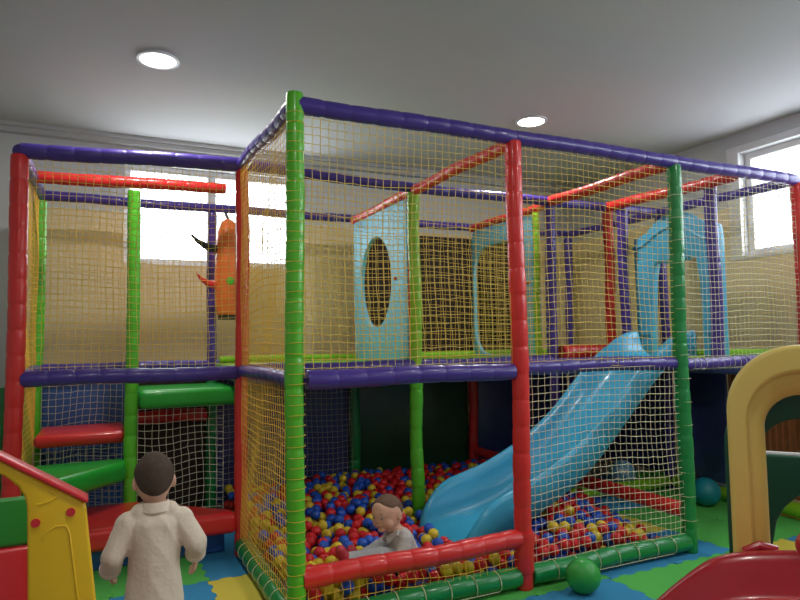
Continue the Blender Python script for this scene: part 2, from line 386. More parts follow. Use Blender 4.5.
# back panels, deck, steps
def padbox(name, lo, hi, m, label=None, bev=.015, parent=PS):
    b = MB(); b.box(lo,hi); return b.obj(name, M[m], parent, label, bevel=bev)
padbox('back_panel', (.03,2.44,.02),(.60,2.49,1.08),'bluepad','blue padded panel')
padbox('back_panel', (.62,2.44,.02),(1.17,2.49,1.08),'brown','dark brown padded panel')
beam((.64,2.39,.74),(1.16,2.39,.74),'red',r=.05)
padbox('back_panel', (1.23,2.44,.02),(2.37,2.49,1.08),'navy','navy padded panel')
padbox('back_panel', (2.43,2.44,.02),(3.57,2.49,1.08),'pine','dark green padded panel')
padbox('back_panel', (3.63,2.44,.02),(4.77,2.49,1.08),'navy','navy padded panel')
padbox('back_panel', (2.46,2.45,1.14),(4.12,2.48,2.27),'brown','dark brown upper panel')
padbox('side_panel', (4.83,1.24,.12),(4.86,2.37,1.08),'navy','navy side panel')
padbox('side_panel', (4.835,.66,.135),(4.86,1.16,1.06),'navy','navy side panel')
b = MB(); b.box((4.845,.06,.135),(4.86,.64,1.06))
for k in range(12): b.tube([(4.845,.08+k*.05,.135),(4.845,.08+k*.05,1.06)], .012, 6)
b.obj('side_panel', M['rust'], PS, 'rust brown ribbed side panel')
dk = padbox('deck', (1.22,1.22,1.03),(4.78,2.38,1.085),'navy'); padbox('deck_mat', (1.22,1.24,1.087),(4.78,2.38,1.135),'lime','lime green deck mat',.012,dk)
dk = padbox('deck', (4.25,.03,1.03),(4.78,1.21,1.085),'navy'); padbox('deck_mat', (4.26,.04,1.087),(4.78,1.21,1.135),'lime','lime green deck mat',.012,dk)
padbox('pit_floor', (1.27,.06,.013),(3.54,2.42,.03),'navy',None,.004)
def step(poly, z0, z1, m, label):
    b = MB(); b.prism(poly, z0, z1, lambda u,v,d:(u,v,d)); return b.obj('step', M[m], PS, label, bevel=.035, bseg=5)
step([(.05,1.17),(1.17,1.17),(1.17,1.27),(.64,1.78),(.05,1.78)], .15, .275, 'red', 'red padded lowest step')
step([(.04,1.22),(.14,1.22),(.57,1.69),(.57,1.86),(.04,1.86)], .42, .545, 'stepgreen', 'green padded triangular step')
step([(.04,1.82),(.57,1.82),(.57,2.36),(.04,2.36)], .645, .725, 'red', 'red padded upper step')
step([(.645,1.76),(1.30,1.76),(1.30,2.36),(.645,2.36)], .86, .985, 'stepgreen', 'green padded top step')
padbox('step_riser', (.10,1.30,.014),(1.12,1.70,.15),'bluepad','blue padded block under the lowest step',.02)
# climbing panels with holes on the deck
def plate(x0, x1, outer, inner, m, label):
    b = MB(); b.ring(outer, inner, x0, x1, lambda u,v,d:(d,u,v)); return b.obj('porthole_panel', M[m], PS, label, bevel=.008)
def rectpts(y0,y1,z0,z1,cy,cz,n=64):
    out = []
    for k in range(n):
        th = 2*math.pi*k/n; c, s = math.cos(th), math.sin(th)
        hx = (y1-cy) if c > 0 else (cy-y0); hz = (z1-cz) if s > 0 else (cz-z0)
        q = min(hx/abs(c) if abs(c) > 1e-6 else 1e9, hz/abs(s) if abs(s) > 1e-6 else 1e9)
        out.append((cy+c*q, cz+s*q))
    return out
def ell(cy,cz,a,bz,n=64,p=2.0):
    return [(cy+a*math.copysign(abs(math.cos(2*math.pi*k/n))**(2/p),math.cos(2*math.pi*k/n)), cz+bz*math.copysign(abs(math.sin(2*math.pi*k/n))**(2/p),math.sin(2*math.pi*k/n))) for k in range(n)]
p1 = plate(2.385,2.42,rectpts(1.29,2.34,1.14,2.315,1.875,1.757),ell(1.875,1.757,.305,.36),'teal','pale blue panel with an oval hole')
b = MB(); b.tube([(2.40,1.27,1.14),(2.40,1.27,2.31)],.016,8); b.obj('edge_strip', M['red'], p1, 'red edge strip')
b = MB(); b.sphere((2.38,1.48,1.75),.014); b.obj('knob', M['red'], p1, 'red knob')
p2 = plate(3.585,3.62,rectpts(1.36,2.345,1.14,2.31,1.960,1.65),ell(1.960,1.65,.36,.495,p=4),'teal','pale blue panel with a doorway hole')
b = MB(); b.sphere((3.58,1.47,1.75),.014); b.obj('knob', M['red'], p2, 'red knob')

# ------------------------------------------------------------------ slide
SL = thing('slide', 'glossy light blue slide running down from the deck into the ball pit', 'slide', (0,0,0))
CY = .69
st = [  # x, bed z, rim z, half width
 (4.22,1.150,1.335,.235),(4.12,1.150,1.325,.235),(4.02,1.135,1.290,.235),(3.93,1.085,1.240,.235),(3.82,1.000,1.175,.235),(3.70,.890,1.085,.235),(3.55,.750,.945,.235),
 (3.40,.610,.805,.236),(3.25,.485,.690,.238),(3.10,.380,.595,.240),(2.95,.295,.520,.245),(2.80,.230,.455,.25),(2.66,.185,.410,.26),(2.54,.160,.375,.27),(2.45,.142,.330,.272),(2.38,.124,.262,.268),(2.32,.108,.180,.255),(2.285,.090,.115,.225),(2.272,.07,.08,.19)]
# resample smoothly
def catmull(rows, k=4):
    out = []; n = len(rows)
    for i in range(n-1):
        p = [rows[max(0,min(n-1,i+j))] for j in (-1,0,1,2)]
        for q in range(k):
            t = q/k
            out.append(tuple(.5*(2*p[1][d]+(p[2][d]-p[0][d])*t+(2*p[0][d]-5*p[1][d]+4*p[2][d]-p[3][d])*t*t+(3*p[1][d]-p[0][d]-3*p[2][d]+p[3][d])*t**3) for d in range(len(rows[0]))))
    out.append(rows[-1]); return out
st2 = catmull(st)
b = MB(); vs = []; np_ = None
for (x,zb_,zr,w) in st2:
    h = zr-zb_; sk = min(.21, max(.03, h*1.0))
    half = [(w+.052,zr-sk),(w+.052,zr-.03),(w+.045,zr-.010),(w+.030,zr),(w+.014,zr-.001),(w+.003,zr-.012),(w-.008,zr-.3*h),(w-.03,zb_+.32*h),(w-.065,zb_+.10*h),(w-.11,zb_+.015*h),(w*.35,zb_)]
    prof = [(CY-a,z) for a,z in half]+[(CY,zb_)]+[(CY+a,z) for a,z in reversed(half)]
    np_ = len(prof); vs += [(x,y,z) for y,z in prof]
b.add(vs, [(i*np_+k,i*np_+k+1,(i+1)*np_+k+1,(i+1)*np_+k) for i in range(len(st2)-1) for k in range(np_-1)])
o = b.obj('chute', M['slide'], SL, sharp=0)
sd = o.modifiers.new('thick','SOLIDIFY'); sd.thickness = .014; sd.offset = -1
# hood: little house front with a curved roof line, scalloped lintel and doorway
HX0, HX1 = 4.335, 4.40
def lerp_poly(pts, k):
    out = []
    for i in range(len(pts)-1):
        for q in range(k): t = q/k; out.append((pts[i][0]*(1-t)+pts[i+1][0]*t, pts[i][1]*(1-t)+pts[i+1][1]*t))
    out.append(pts[-1]); return out
peak = catmull([(1.055,1.14),(1.055,1.6),(1.06,2.05),(1.02,2.09),(.93,2.12),(.83,2.19),(.70,2.24),(.56,2.215),(.44,2.14),(.35,2.08),(.285,2.06),(.28,1.6),(.28,1.14)],5)
door = [(.90,1.14),(.90,1.45),(.88,1.72),(.85,1.85)]
for k in range(4):   # scallops
    y0 = .85-.095*k
    for q in range(1,7): a = math.pi*q/6; door.append((y0-.0475*(1-math.cos(a)), 1.85+.0+.028*math.sin(a)))
door += [(.45,1.72),(.44,1.45),(.44,1.14)]
b = MB()
# bridge the two open chains by resampling both to the same count
def resample(ch, n):
    d = [0]
    for i in range(1,len(ch)): d.append(d[-1]+math.dist(ch[i-1],ch[i]))
    out = []
    for k in range(n):
        t = d[-1]*k/(n-1); i = max(0,min(len(d)-2,next((j for j in range(len(d)-1) if d[j+1] >= t-1e-9),len(d)-2)))
        q = (t-d[i])/max(1e-9,d[i+1]-d[i]); out.append((ch[i][0]*(1-q)+ch[i+1][0]*q, ch[i][1]*(1-q)+ch[i+1][1]*q))
    return out
n = 90; A = resample(peak,n); B = resample(door,n)
vs = [(x,y,z) for x in (HX0,HX1) for ch in (A,B) for (y,z) in ch]; fs = []
for i in range(n-1):
    fs += [(i,i+1,n+i+1,n+i),(2*n+i,3*n+i,3*n+i+1,2*n+i+1),(i,2*n+i,2*n+i+1,i+1),(n+i,n+i+1,3*n+i+1,3*n+i)]
fs += [(0,n,3*n,2*n),(n-1,3*n-1,4*n-1,2*n-1)]
b.add(vs,fs); hood = b.obj('hood', M['hood'], SL, 'light blue house-shaped slide hood', bevel=.01)
b = MB()
for sgn in (0,1):
    pass
eave = catmull([(1.06,2.01),(.95,2.03),(.84,2.09),(.70,2.13),(.56,2.10),(.46,2.03),(.37,1.99),(.28,1.98)],5)
b.tube([(HX0,y,z) for y,z in eave], .014, 8); b.obj('roof_edge', M['hood'], hood)
for (y0,y1) in ((.92,1.04),(.30,.42)):
    b = MB(); b.box((HX0-.012,y0,1.30),(HX0+.01,y1,1.90)); b.obj('shutter', M['hood'], hood, bevel=.015)

# ------------------------------------------------------------------ hanging bag
t = thing('punching_bag', 'orange hanging bag with a black and a red spike at the stair corner', 'punching bag', (1.29,2.2,1.49))
b = MB(); prof = [(0,.0),(.06,.0),(.085,.02),(.094,.12),(.098,.35),(.092,.55),(.08,.66),(.055,.73),(.02,.76),(0,.762)]
n = 20; vs = [(r*math.cos(2*math.pi*k/n), r*math.sin(2*math.pi*k/n), z) for r,z in prof for k in range(n)]
b.add(vs,[(i*n+k,i*n+(k+1)%n,(i+1)*n+(k+1)%n,(i+1)*n+k) for i in range(len(prof)-1) for k in range(n)]); b.obj('body', M['orange'], t)
b = MB(); b.tube([(0,0,.755),(0,.07,.80),(.0,.115,.83)],.012,8); b.obj('strap', M['black'], t)
b = MB(); b.tube([(-.08,0,.52),(-.16,-.01,.535),(-.23,-.02,.575),(-.29,-.03,.63)],[.034,.028,.017,.003],10); b.obj('spike', M['black'], t, 'black spike')
b = MB(); b.tube([(-.08,0,.24),(-.15,-.01,.255),(-.20,-.02,.285),(-.24,-.03,.33)],[.032,.026,.015,.003],10); b.obj('spike', M['red'], t, 'red spike')
b = MB(); b.sphere((-.0,-.098,.27),(.03,.008,.03)); b.obj('badge', M['green'], t, 'green badge')
b = MB(); b.tube([(0,0,-.02),(0,0,.02)],.075,16); b.obj('base_cap', M['black'], t, 'black bottom cap')

# ------------------------------------------------------------------ floor tiles
TS = .48; TX, TY = .96, -.10
def tile_mesh(m, seed):
    n = 8; dpt = .016; h = TS/2; pts = []
    def edge(p, q, nrm, inv):
        out = []
        for k in range(n):
            a = k/n; bq = (k+1)/n; s_ = .5 if (k % 2 == 0) != inv else -.5
            for f in (a+.018, bq-.018):
                out.append((p[0]+(q[0]-p[0])*f+nrm[0]*dpt*s_, p[1]+(q[1]-p[1])*f+nrm[1]*dpt*s_))
        return out
    # complementary teeth: bottom/left have teeth out on even, top/right on odd
    pts += edge((-h,-h),(h,-h),(0,-1),False); pts += edge((h,-h),(h,h),(1,0),False)
    pts += edge((h,h),(-h,h),(0,1),False); pts += edge((-h,h),(-h,-h),(-1,0),False)
    pts = [(x*.9965,y*.9965) for x,y in pts]
    b = MB(); b.prism(pts, .001, .0125, lambda u,v,d:(u,v,d)); return b.mesh('foam_tile', M[m], smooth=False, fix=True)
TM = {c: tile_mesh('t_'+c, 0) for c in ('green','blue','yel')}
TN = dict(green='green', blue='blue', yel='yellow')
ORD = ['first','second','third','fourth','fifth','sixth','seventh','eighth','ninth','tenth']
def tile(i, j, c, where):
    o = bpy.data.objects.new('foam_tile', TM[c]); COL.objects.link(o)
    o.location = (TX+TS*(i+.5), TY+TS*(j+.5), 0)
    tag(o, f'{TN[c]} foam floor tile, {where}', 'floor tile', 'interlocking foam floor tiles')
tc = {(0,1):'yel',(0,2):'blue',(-1,2):'green',(-1,1):'blue',(-2,2):'green',(-2,1):'green',(0,0):'blue',(-1,0):'green',(-2,0):'blue',(0,3):'blue',(-1,3):'blue',(-2,3):'green',(-3,2):'blue',(-3,1):'yel',(-3,3):'green',(0,4):'green',(-1,4):'blue',(-2,4):'yel',(-3,0):'green'}
for (i,j),c in tc.items():
    k = 0-i
    tile(i,j,c, f'{ORD[k]} from the green roll in {ORD[4-j]} row from the stair rear')
fr = {(2,-1):'blue',(3,-1):'blue',(4,-1):'green',(5,-1):'green',(6,-1):'yel',(7,-1):'blue',(1,-1):'green',(0,-1):'yel',(2,-2):'green',(3,-2):'green',(4,-2):'blue',(5,-2):'yel',(6,-2):'green'}
for (i,j),c in fr.items():
    tile(i,j,c, f'{ORD[i]} from light green post in {["first","second"][-1-j]} row before the pit')
for i,c in ((3,'green'),(4,'blue'),(2,'green'),(1,'blue')):
    tile(i,0,c, f'{ORD[i-1]} of those half under the pit front roll')
rt = {(5,0):'blue',(6,0):'green',(7,0):'green',(8,0):'yel',(5,1):'yel',(6,1):'green',(7,1):'green',(8,1):'green',(5,2):'blue',(6,2):'blue',(7,2):'green',(8,2):'blue',(5,3):'green',(6,3):'blue',(7,3):'blue',(8,3):'green'}
for (i,j),c in rt.items():
    tile(i,j,c, f'{ORD[i-5]} from the pit wall in {ORD[j]} row of the open bay')

# ------------------------------------------------------------------ big loose balls
def bigball(name, loc, r, m, label):
    b = MB(); b.sphere((0,0,0), r, 40, 24); o = b.obj(name, M[m], None, sharp=0); o.location = loc
    pole = MB(); pole.tube([(0,-r*.985,0),(0,-r*1.0,0)], .008, 10); pole.obj('valve', M[m], o)
    return tag(o, label, 'ball')
bigball('rubber_ball', (2.625,-.185,.0985), .086, 'ballg', 'plain green rubber ball on the mat against the front roll')
bigball('rubber_ball', (4.46,1.40,.135), .108, 'balls', 'pale blue rubber ball with white spots behind the pit wall')
bigball('rubber_ball', (4.56,.66,.1185), .105, 'ballt', 'plain dark teal rubber ball on the floor of the side bay')

# ------------------------------------------------------------------ toy gable (bottom left) and toy climber (bottom right)
YAW = .441356
def fn_uvw(u, v, d): return (u, d, v)
TG = thing('toy_playhouse', 'yellow plastic playhouse gable with red roof edge beside the boy', 'toy playhouse', (.394,-1.021,.013), R_(2))
n = 72
def ray_poly(poly, c, n):
    out = []
    for k in range(n):
        th = 2*math.pi*(k+.5)/n; d = (math.cos(th), math.sin(th)); best = None
        for i in range(len(poly)):
            (x1,y1),(x2,y2) = poly[i],poly[(i+1)%len(poly)]
            ex,ey = x2-x1,y2-y1; den = d[0]*ey-d[1]*ex
            if abs(den) < 1e-9: continue
            t = ((x1-c[0])*ey-(y1-c[1])*ex)/den; s_ = ((x1-c[0])*d[1]-(y1-c[1])*d[0])/den
            if t > 0 and -1e-6 <= s_ <= 1+1e-6 and (best is None or t < best): best = t
        out.append((c[0]+d[0]*best, c[1]+d[1]*best))
    return out
gout = [(.10,.0),(.002,.893),(-.006,.906),(-.36,1.138),(-.714,.906),(-.722,.893),(-.82,.0)]
gin = [(-.10,.10),(-.12,.90)]+[(-.36+.24*math.cos(math.pi*k/16), .90+.135*math.sin(math.pi*k/16)) for k in range(1,16)]+[(-.60,.90),(-.62,.10)]
c0 = (-.36,.6)
b = MB(); b.ring(ray_poly(gout,c0,240), ray_poly(gin,c0,240), 0, .05, fn_uvw); gw = b.obj('gable_wall', M['toy_y'], TG, bevel=.008)
for sgn in (1,-1):
    f = lambda u: -.36+sgn*(u+.36)
    b = MB(); b.tube([(f(u),.0005,z-.013) for u,z in ((-.112,.975),(-.104,.975),(-.062,.942),(-.060,.934),(-.075,.925),(-.10,.920))], .003, 6); b.obj('moulded_ridge', M['toy_y'], gw)
    b = MB(); b.tube([(f(u),.0005,z-.013) for u,z in ((-.085,.84),(-.078,.856),(-.060,.866),(-.040,.864),(-.033,.85),(-.012,.69),(.02,.40))], .003, 6); b.obj('moulded_ridge', M['toy_y'], gw)
def slope_bar(sgn):
    b = MB(); f = lambda u: -.36+sgn*(u+.36)
    p = [(.004,.898),(.008,.908),(-.36,1.152),(-.36,1.138)]
    b.prism([(f(u),v) for u,v in p], -.008, .06, fn_uvw); b.obj('roof_edge', M['toy_r'], TG, 'red roof edge', bevel=.004)
slope_bar(1); slope_bar(-1)
for u,z in ((-.030,.882),(-.102,.867),(-.69,.882),(-.618,.867)):
    b = MB(); b.tube([(u,-.005,z),(u,.004,z)], .0098, 20); b.obj('plug', M['toy_r'], TG, 'red round plug')
b = MB(); b.box((-.70,.26,.75),(-.115,.29,.875)); b.obj('rear_wall', M['toy_g'], TG, 'green rear board', bevel=.01)
b = MB(); b.box((-.70,.25,.0),(-.115,.29,.748)); b.obj('rear_wall', M['toy_r'], TG, 'red lower rear board', bevel=.01)
b = MB(); b.box((-.80,.051,.05),(-.745,.29,.75)); b.obj('side_wall', M['toy_y'], TG, bevel=.008)

TCm = thing('toy_climber', 'plastic toy climber with pale yellow arch and crimson slide', 'toy climber', (2.139,-1.411,.013), R_(-53))
def arch(uc, r0, r1, zo, zi, zb_, n=28):
    o = [(uc-r0,zb_)]+[(uc-r0*math.cos(math.pi*k/n), zo+r0*math.sin(math.pi*k/n)) for k in range(n+1)]+[(uc+r0,zb_)]
    i = [(uc-r1,zb_)]+[(uc-r1*math.cos(math.pi*k/n), zi+r1*math.sin(math.pi*k/n)) for k in range(n+1)]+[(uc+r1,zb_)]
    return o, i
def arch_solid(levels, m, name, parent, label=None, bevel=0):
    """levels: list of (outer chain, inner chain, depth) forming front..back; skin them"""
    b = MB(); n = len(levels[0][0]); vs = []; fs = []
    for (o,i,d) in levels: vs += [(u,d,z) for u,z in o]+[(u,d,z) for u,z in i]
    L = len(levels); S = 2*n
    for l in range(L-1):
        for k in range(n-1):
            fs.append((l*S+k,l*S+k+1,(l+1)*S+k+1,(l+1)*S+k)); fs.append((l*S+n+k,(l+1)*S+n+k,(l+1)*S+n+k+1,l*S+n+k+1))
        for k in (0,n-1): fs.append((l*S+k,(l+1)*S+k,(l+1)*S+n+k,l*S+n+k))
    for k in range(n-1):
        fs.append((k,n+k,n+k+1,k+1)); e_ = (L-1)*S; fs.append((e_+k,e_+k+1,e_+n+k+1,e_+n+k))
    b.add(vs,fs); return b.obj(name, M[m], parent, label, bevel=bevel, sharp=50)
ya = lambda r0,r1,d: (*arch(.20,r0,r1,1.047,1.047-(r0-r1)*.5,.36),d)
arch_solid([ya(.190,.150,-.012),ya(.198,.146,-.004),ya(.2,.144,.008),ya(.2,.125,.018),ya(.2,.110,.032),ya(.198,.100,.05),ya(.198,.098,.10)],'toy_py','arch_panel',TCm,'pale yellow moulded arch',.003)
a2 = lambda d: (*arch(.20,.212,.12,.925,.90,.0),d)
arch_solid([a2(.105),a2(.16)],'toy_dg','side_panel',TCm,'dark green side panel behind the arch',.006)
ro = [(.06,.0),(.06,.82),(.09,.84),(.72,.84),(.75,.82),(.75,.0)]
ri = [(.12,.05),(.12,.50)]+[(.40-.27*math.cos(math.pi*k/12), .55+.21*math.sin(math.pi*k/12)) for k in range(13)]+[(.68,.50),(.68,.05)]
b = MB(); b.ring(ray_poly(ro,(.40,.42),160), ray_poly(ri,(.40,.42),160), .52, .57, fn_uvw); b.obj('rear_panel', M['toy_dg'], TCm, 'dark green rear panel', bevel=.008)
b = MB(); b.tube([(.09,.545,.842),(.72,.545,.842)],.009,8); b.obj('rail', M['white'], TCm, 'white top rail')
b = MB(); b.box((.10,.165,.30),(.66,.515,.345)); b.obj('platform', M['toy_cr'], TCm, bevel=.015)
# crimson slide: trough sweeping out towards the boy
path = catmull([(.50,.676),(.36,.676),(.22,.674),(.10,.660),(.01,.642),(-.06,.612),(-.135,.548),(-.225,.455),(-.32,.35),(-.45,.24),(-.60,.16),(-.75,.12),(-.86,.115)],4)
b = MB(); vs = []; cw = -.235; hw = .165
for (u,zr) in path:
    h = .13; half = [(hw+.05,zr-.24),(hw+.055,zr-.06),(hw+.05,zr-.03),(hw+.038,zr-.008),(hw+.02,zr),(hw+.004,zr-.008),(hw-.004,zr-.03),(hw-.02,zr-h*.8),(hw-.05,zr-h)]
    prof = [(cw-a,max(z,.0)) for a,z in half]+[(cw,zr-h-.004)]+[(cw+a,max(z,.0)) for a,z in reversed(half)]
    np_ = len(prof); vs += [(u,w,z) for w,z in prof]
b.add(vs,[(i*np_+k,i*np_+k+1,(i+1)*np_+k+1,(i+1)*np_+k) for i in range(len(path)-1) for k in range(np_-1)])
o = b.obj('slide', M['toy_cr'], TCm, 'crimson plastic slide', sharp=0); sd = o.modifiers.new('thick','SOLIDIFY'); sd.thickness = .01; sd.offset = 0
b = MB(); b.sphere((.215,-.09,.70),(.062,.045,.05),24,14); b.obj('hand_grip', M['toy_cr'], TCm, 'crimson round grip')
b = MB(); b.tube([(.03,-.012,.640),(.07,-.014,.664),(.115,-.014,.655)],.014,10); b.obj('bracket', M['toy_cr'], TCm)

# ------------------------------------------------------------------ people
def remesh(mb, voxel, smooth=4, wrinkle=0, wscale=18, tr=None):
    me = mb.mesh('tmp', M['skin']); o = bpy.data.objects.new('tmp', me); COL.objects.link(o)
    r = o.modifiers.new('r','REMESH'); r.mode = 'VOXEL'; r.voxel_size = voxel
    s = o.modifiers.new('s','SMOOTH'); s.factor = .5; s.iterations = smooth
    dg = bpy.context.evaluated_depsgraph_get(); ev = o.evaluated_get(dg)
    out = bpy.data.meshes.new_from_object(ev); bpy.data.objects.remove(o); bpy.data.meshes.remove(me)
    if wrinkle:
        for v in out.vertices:
            p = v.co*wscale
            q = .55*noise.noise(p)+1.6*(.30-abs(noise.noise(Vector((p.x*1.25+p.z*.8+7, p.y*.8, p.z*.45-p.x*.35)))))
            v.co += v.normal*(wrinkle*q)
    out.polygons.foreach_set('use_smooth',[True]*len(out.polygons)); out.materials.clear()
    return out
def put(name, me, m, parent, label=None):
    me.name = name; me.materials.append(M[m]); o = bpy.data.objects.new(name, me); COL.objects.link(o); o.parent = parent
    if label: o['label'] = label
    return o
def sweep(mb, pts, rad, flat=(1,1)):
    """spheres along a poly-line with tapering radius"""
    pts = [Vector(p) for p in pts]
    for i in range(len(pts)-1):
        L = (pts[i+1]-pts[i]).length; k = max(2, int(L/(min(rad[i],rad[i+1])*.3)))
        for q in range(k+1):
            t = q/k; r = rad[i]*(1-t)+rad[i+1]*t
            mb.sphere(pts[i].lerp(pts[i+1],t), (r,r,r), 10, 7)
def head_r(d, hw, hd, hh, face=True):
    """radius multiplier point for unit direction d (x right, y forward, z up)"""
    p = Vector((d.x*hw, d.y*hd, d.z*hh))
    if d.z < 0:
        k = -d.z
        p.x *= 1-.24*k; 
        if d.y < 0: p.y *= 1-.20*k
        else: p.y *= 1-.06*k
    if d.z > 0: p.x *= 1+.34*d.z*(1-d.z); p.y *= 1+.20*d.z*(1-d.z)
    return p
def add_head(mb, mx, hw, hd, hh, ears=True, baby=False):
    seg, rg = 28, 20; vs = []
    for i in range(rg+1):
        th = math.pi*i/rg
        for k in range(seg):
            ph = 2*math.pi*k/seg; d = Vector((math.sin(th)*math.cos(ph), math.sin(th)*math.sin(ph), math.cos(th)))
            vs.append(mx @ head_r(d,hw,hd,hh))
    fs = [(i*seg+k,(i+1)*seg+k,(i+1)*seg+(k+1)%seg,i*seg+(k+1)%seg) for i in range(rg) for k in range(seg)]
    mb.add(vs,fs)
    q = mx.to_3x3()
    def el(c, r, rot=None):
        m3 = q @ rot.to_matrix() if rot else q
        mb.sphere(mx @ Vector(c), r, 14, 10, m3)
    # cheeks, nose, chin, brow, lips mound
    for s_ in (1,-1):
        el((s_*hw*.45,hd*.52,-hh*.36),(hw*.42,hd*.34,hh*.32)); el((s_*hw*.38,hd*.78,hh*.10),(hw*.32,hd*.13,hh*.09))
        if ears:
            el((s_*hw*1.03,-hd*.06,-hh*.10),(hw*.10,hd*.20,hh*.27),Euler((0,0,s_*.55))); el((s_*hw*.98,hd*.0,-hh*.12),(hw*.14,hd*.11,hh*.17))
    if baby:
        el((0,hd*.93,-hh*.20),(hw*.11,hd*.11,hh*.11)); el((0,hd*.70,-hh*.66),(hw*.34,hd*.22,hh*.18)); el((0,hd*.80,-hh*.43),(hw*.34,hd*.16,hh*.12))
        el((0,hd*.62,hh*.35),(hw*.62,hd*.36,hh*.42))
    else:
        el((0,hd*.93,-hh*.12),(hw*.13,hd*.16,hh*.18)); el((0,hd*1.02,-hh*.22),(hw*.18,hd*.14,hh*.10))
        el((0,hd*.80,-hh*.70),(hw*.30,hd*.18,hh*.17)); el((0,hd*.86,-hh*.44),(hw*.30,hd*.12,hh*.10))
def face_parts(root, mx, hw, hd, hh, m='hair', lz=0):
    q = mx.to_3x3()
    for s_ in (1,-1):
        b = MB(); b.sphere(mx @ Vector((s_*hw*.38,hd*.83,-hh*.02)), (hw*.15,hd*.09,hh*.05), 14, 10, q); e_ = b.obj('eye', M['eyew'], root)
        b = MB(); b.sphere(mx @ Vector((s_*hw*.38,hd*.915,-hh*.025)), (hw*.10,hd*.035,hh*.05), 12, 8, q); b.obj('iris', M['eyed'], e_)
        b = MB(); b.tube([mx @ Vector((s_*hw*x,hd*y,hh*z)) for x,y,z in ((.18,.955,.155),(.36,.93,.20),(.58,.80,.17))],[.0015,.0022,.001],6); b.obj('eyebrow', M[m], root)
    b = MB(); b.tube([mx @ Vector((hw*x,hd*y,hh*z)) for x,y,z in ((-.26,.93,-.435),(-.1,.985,-.435),(0,.985,-.445),(.1,.985,-.435),(.26,.93,-.435))],[.0015,.0045,.005,.0045,.0015],8); b.obj('lips', M['lip'], root)
def hair(root, mx, hw, hd, hh, m, low, grow=1.045):
    """cap of short hair; low(az) = polar angle of the hair line, az=0 is forward"""
    seg, rg = 40, 14; vs = []
    for i in range(rg+1):
        for k in range(seg):
            az = 2*math.pi*k/seg; th = low(az)*i/rg
            d = Vector((math.sin(th)*math.sin(az), math.sin(th)*math.cos(az), math.cos(th)))
            g = grow if i < rg else .99
            vs.append(mx @ (head_r(d,hw,hd,hh)*g))
    b = MB(); b.add(vs,[(i*seg+k,(i+1)*seg+k,(i+1)*seg+(k+1)%seg,i*seg+(k+1)%seg) for i in range(rg) for k in range(seg)])
    return b.obj('hair', M[m], root, sharp=0)
def hand(mb, w, d, pn, L=.095, curl=.5, side=1):
    """w wrist point, d direction to finger tips, pn palm normal; fingers curl to the palm normal"""
    w = Vector(w); d = Vector(d).normalized(); pn = Vector(pn); pn = (pn-d*pn.dot(d)).normalized(); s_ = d.cross(pn)*side
    pl = L*.52; pw = L*.36
    q = Matrix((s_,d,pn)).transposed()
    mb.sphere(w+d*(pl*.55), (pw*.55,pl*.62,L*.125), 14, 10, q)
    for k,(off,fl) in enumerate(((-.42,.44),(-.14,.50),(.14,.47),(.42,.37))):
        p = w+d*(pl*.9)+s_*(pw*off*1.05); dd = (d+s_*off*.22).normalized(); pts = [p]; a = 0
        for seg in range(3):
            a += curl*(.35+.25*seg); v = dd*math.cos(a)+pn*math.sin(a); pts.append(pts[-1]+v*(fl*L/3))
        sweep(mb, pts, [L*.076,L*.072,L*.064,L*.052])
    p = w+d*(pl*.28)-s_*(pw*.45); v = (-s_*.8+d*.75+pn*.25).normalized()
    sweep(mb, [p,p+v*(L*.18),p+(v+d*.35).normalized()*(L*.36)], [L*.09,L*.08,L*.06])

# --- the boy seen from behind
BOY = thing('person', 'toddler seen from behind in cream shirt, arms out, facing the stair corner', 'person', (.60,-.33,.013), R_(-3))
hm = Matrix.Translation((-.004,.010,.799)) @ Euler((R_(-4),0,R_(4))).to_matrix().to_4x4()
HW,HD,HH = .062,.079,.094
b = MB(); add_head(b, hm, HW,HD,HH)
sweep(b, [(0,.0,.74),(0,-.005,.66)], [.036,.042])
sweep(b, [(0,.004,.63),(0,.004,.52),(0,.0,.42)], [.052,.052,.052])
sweep(b, [(-.07,0,.648),(.07,0,.648)], [.036,.036])
LA = [(-.084,-.005,.652),(-.130,-.030,.565),(-.142,.045,.495)]; RA = [(.084,-.005,.652),(.134,-.035,.578),(.138,.035,.515)]
sweep(b, LA, [.034,.028,.021]); sweep(b, RA, [.034,.028,.021])
hand(b, (-.142,.050,.490), (-.0,.75,-.6), (1,0,.1), .085, .5, -1); hand(b, (.138,.040,.508), (.05,.45,-.85), (-1,0,.1), .085, .6, 1)
LL = [(-.036,0,.39),(-.055,.055,.235),(-.055,-.055,.075)]; RL = [(.036,0,.39),(.05,.05,.225),(.05,.035,.06)]
sweep(b, LL, [.042,.038,.030]); sweep(b, RL, [.042,.038,.030])
put('body', remesh(b,.0045,3), 'skin', BOY)
face_parts(BOY, hm, HW,HD,HH)
hair(BOY, hm, HW,HD,HH, 'hair', lambda az: 1.05+1.08*(.5-.5*math.cos(az))**.9 - .28*math.exp(-((abs(((az+math.pi)%(2*math.pi))-math.pi)-1.65)/.28)**2))
b = MB()
for k in range(34):
    q = k/33; z = .650-.262*q; w = .092-.006*math.sin(q*3.1)+(.006*max(0,q-.6)/.4); dpt = .070+.014*q
    b.sphere((0,-.006,z), (w,dpt,.045), 22, 12)
sweep(b, [(-.086,-.004,.655),(.086,-.004,.655)], [.045,.045]); sweep(b, [(-.045,-.006,.690),(.045,-.006,.690)], [.036,.036])
sweep(b, [LA[0],LA[1],(-.140,.035,.505)], [.046,.040,.033]); sweep(b, [RA[0],RA[1],(.138,.022,.526)], [.046,.040,.033])
shirt = put('shirt', remesh(b,.0045,8,.0045,12), 'shirt', BOY, 'cream long-sleeved collared shirt')
b = MB(); nn = 24
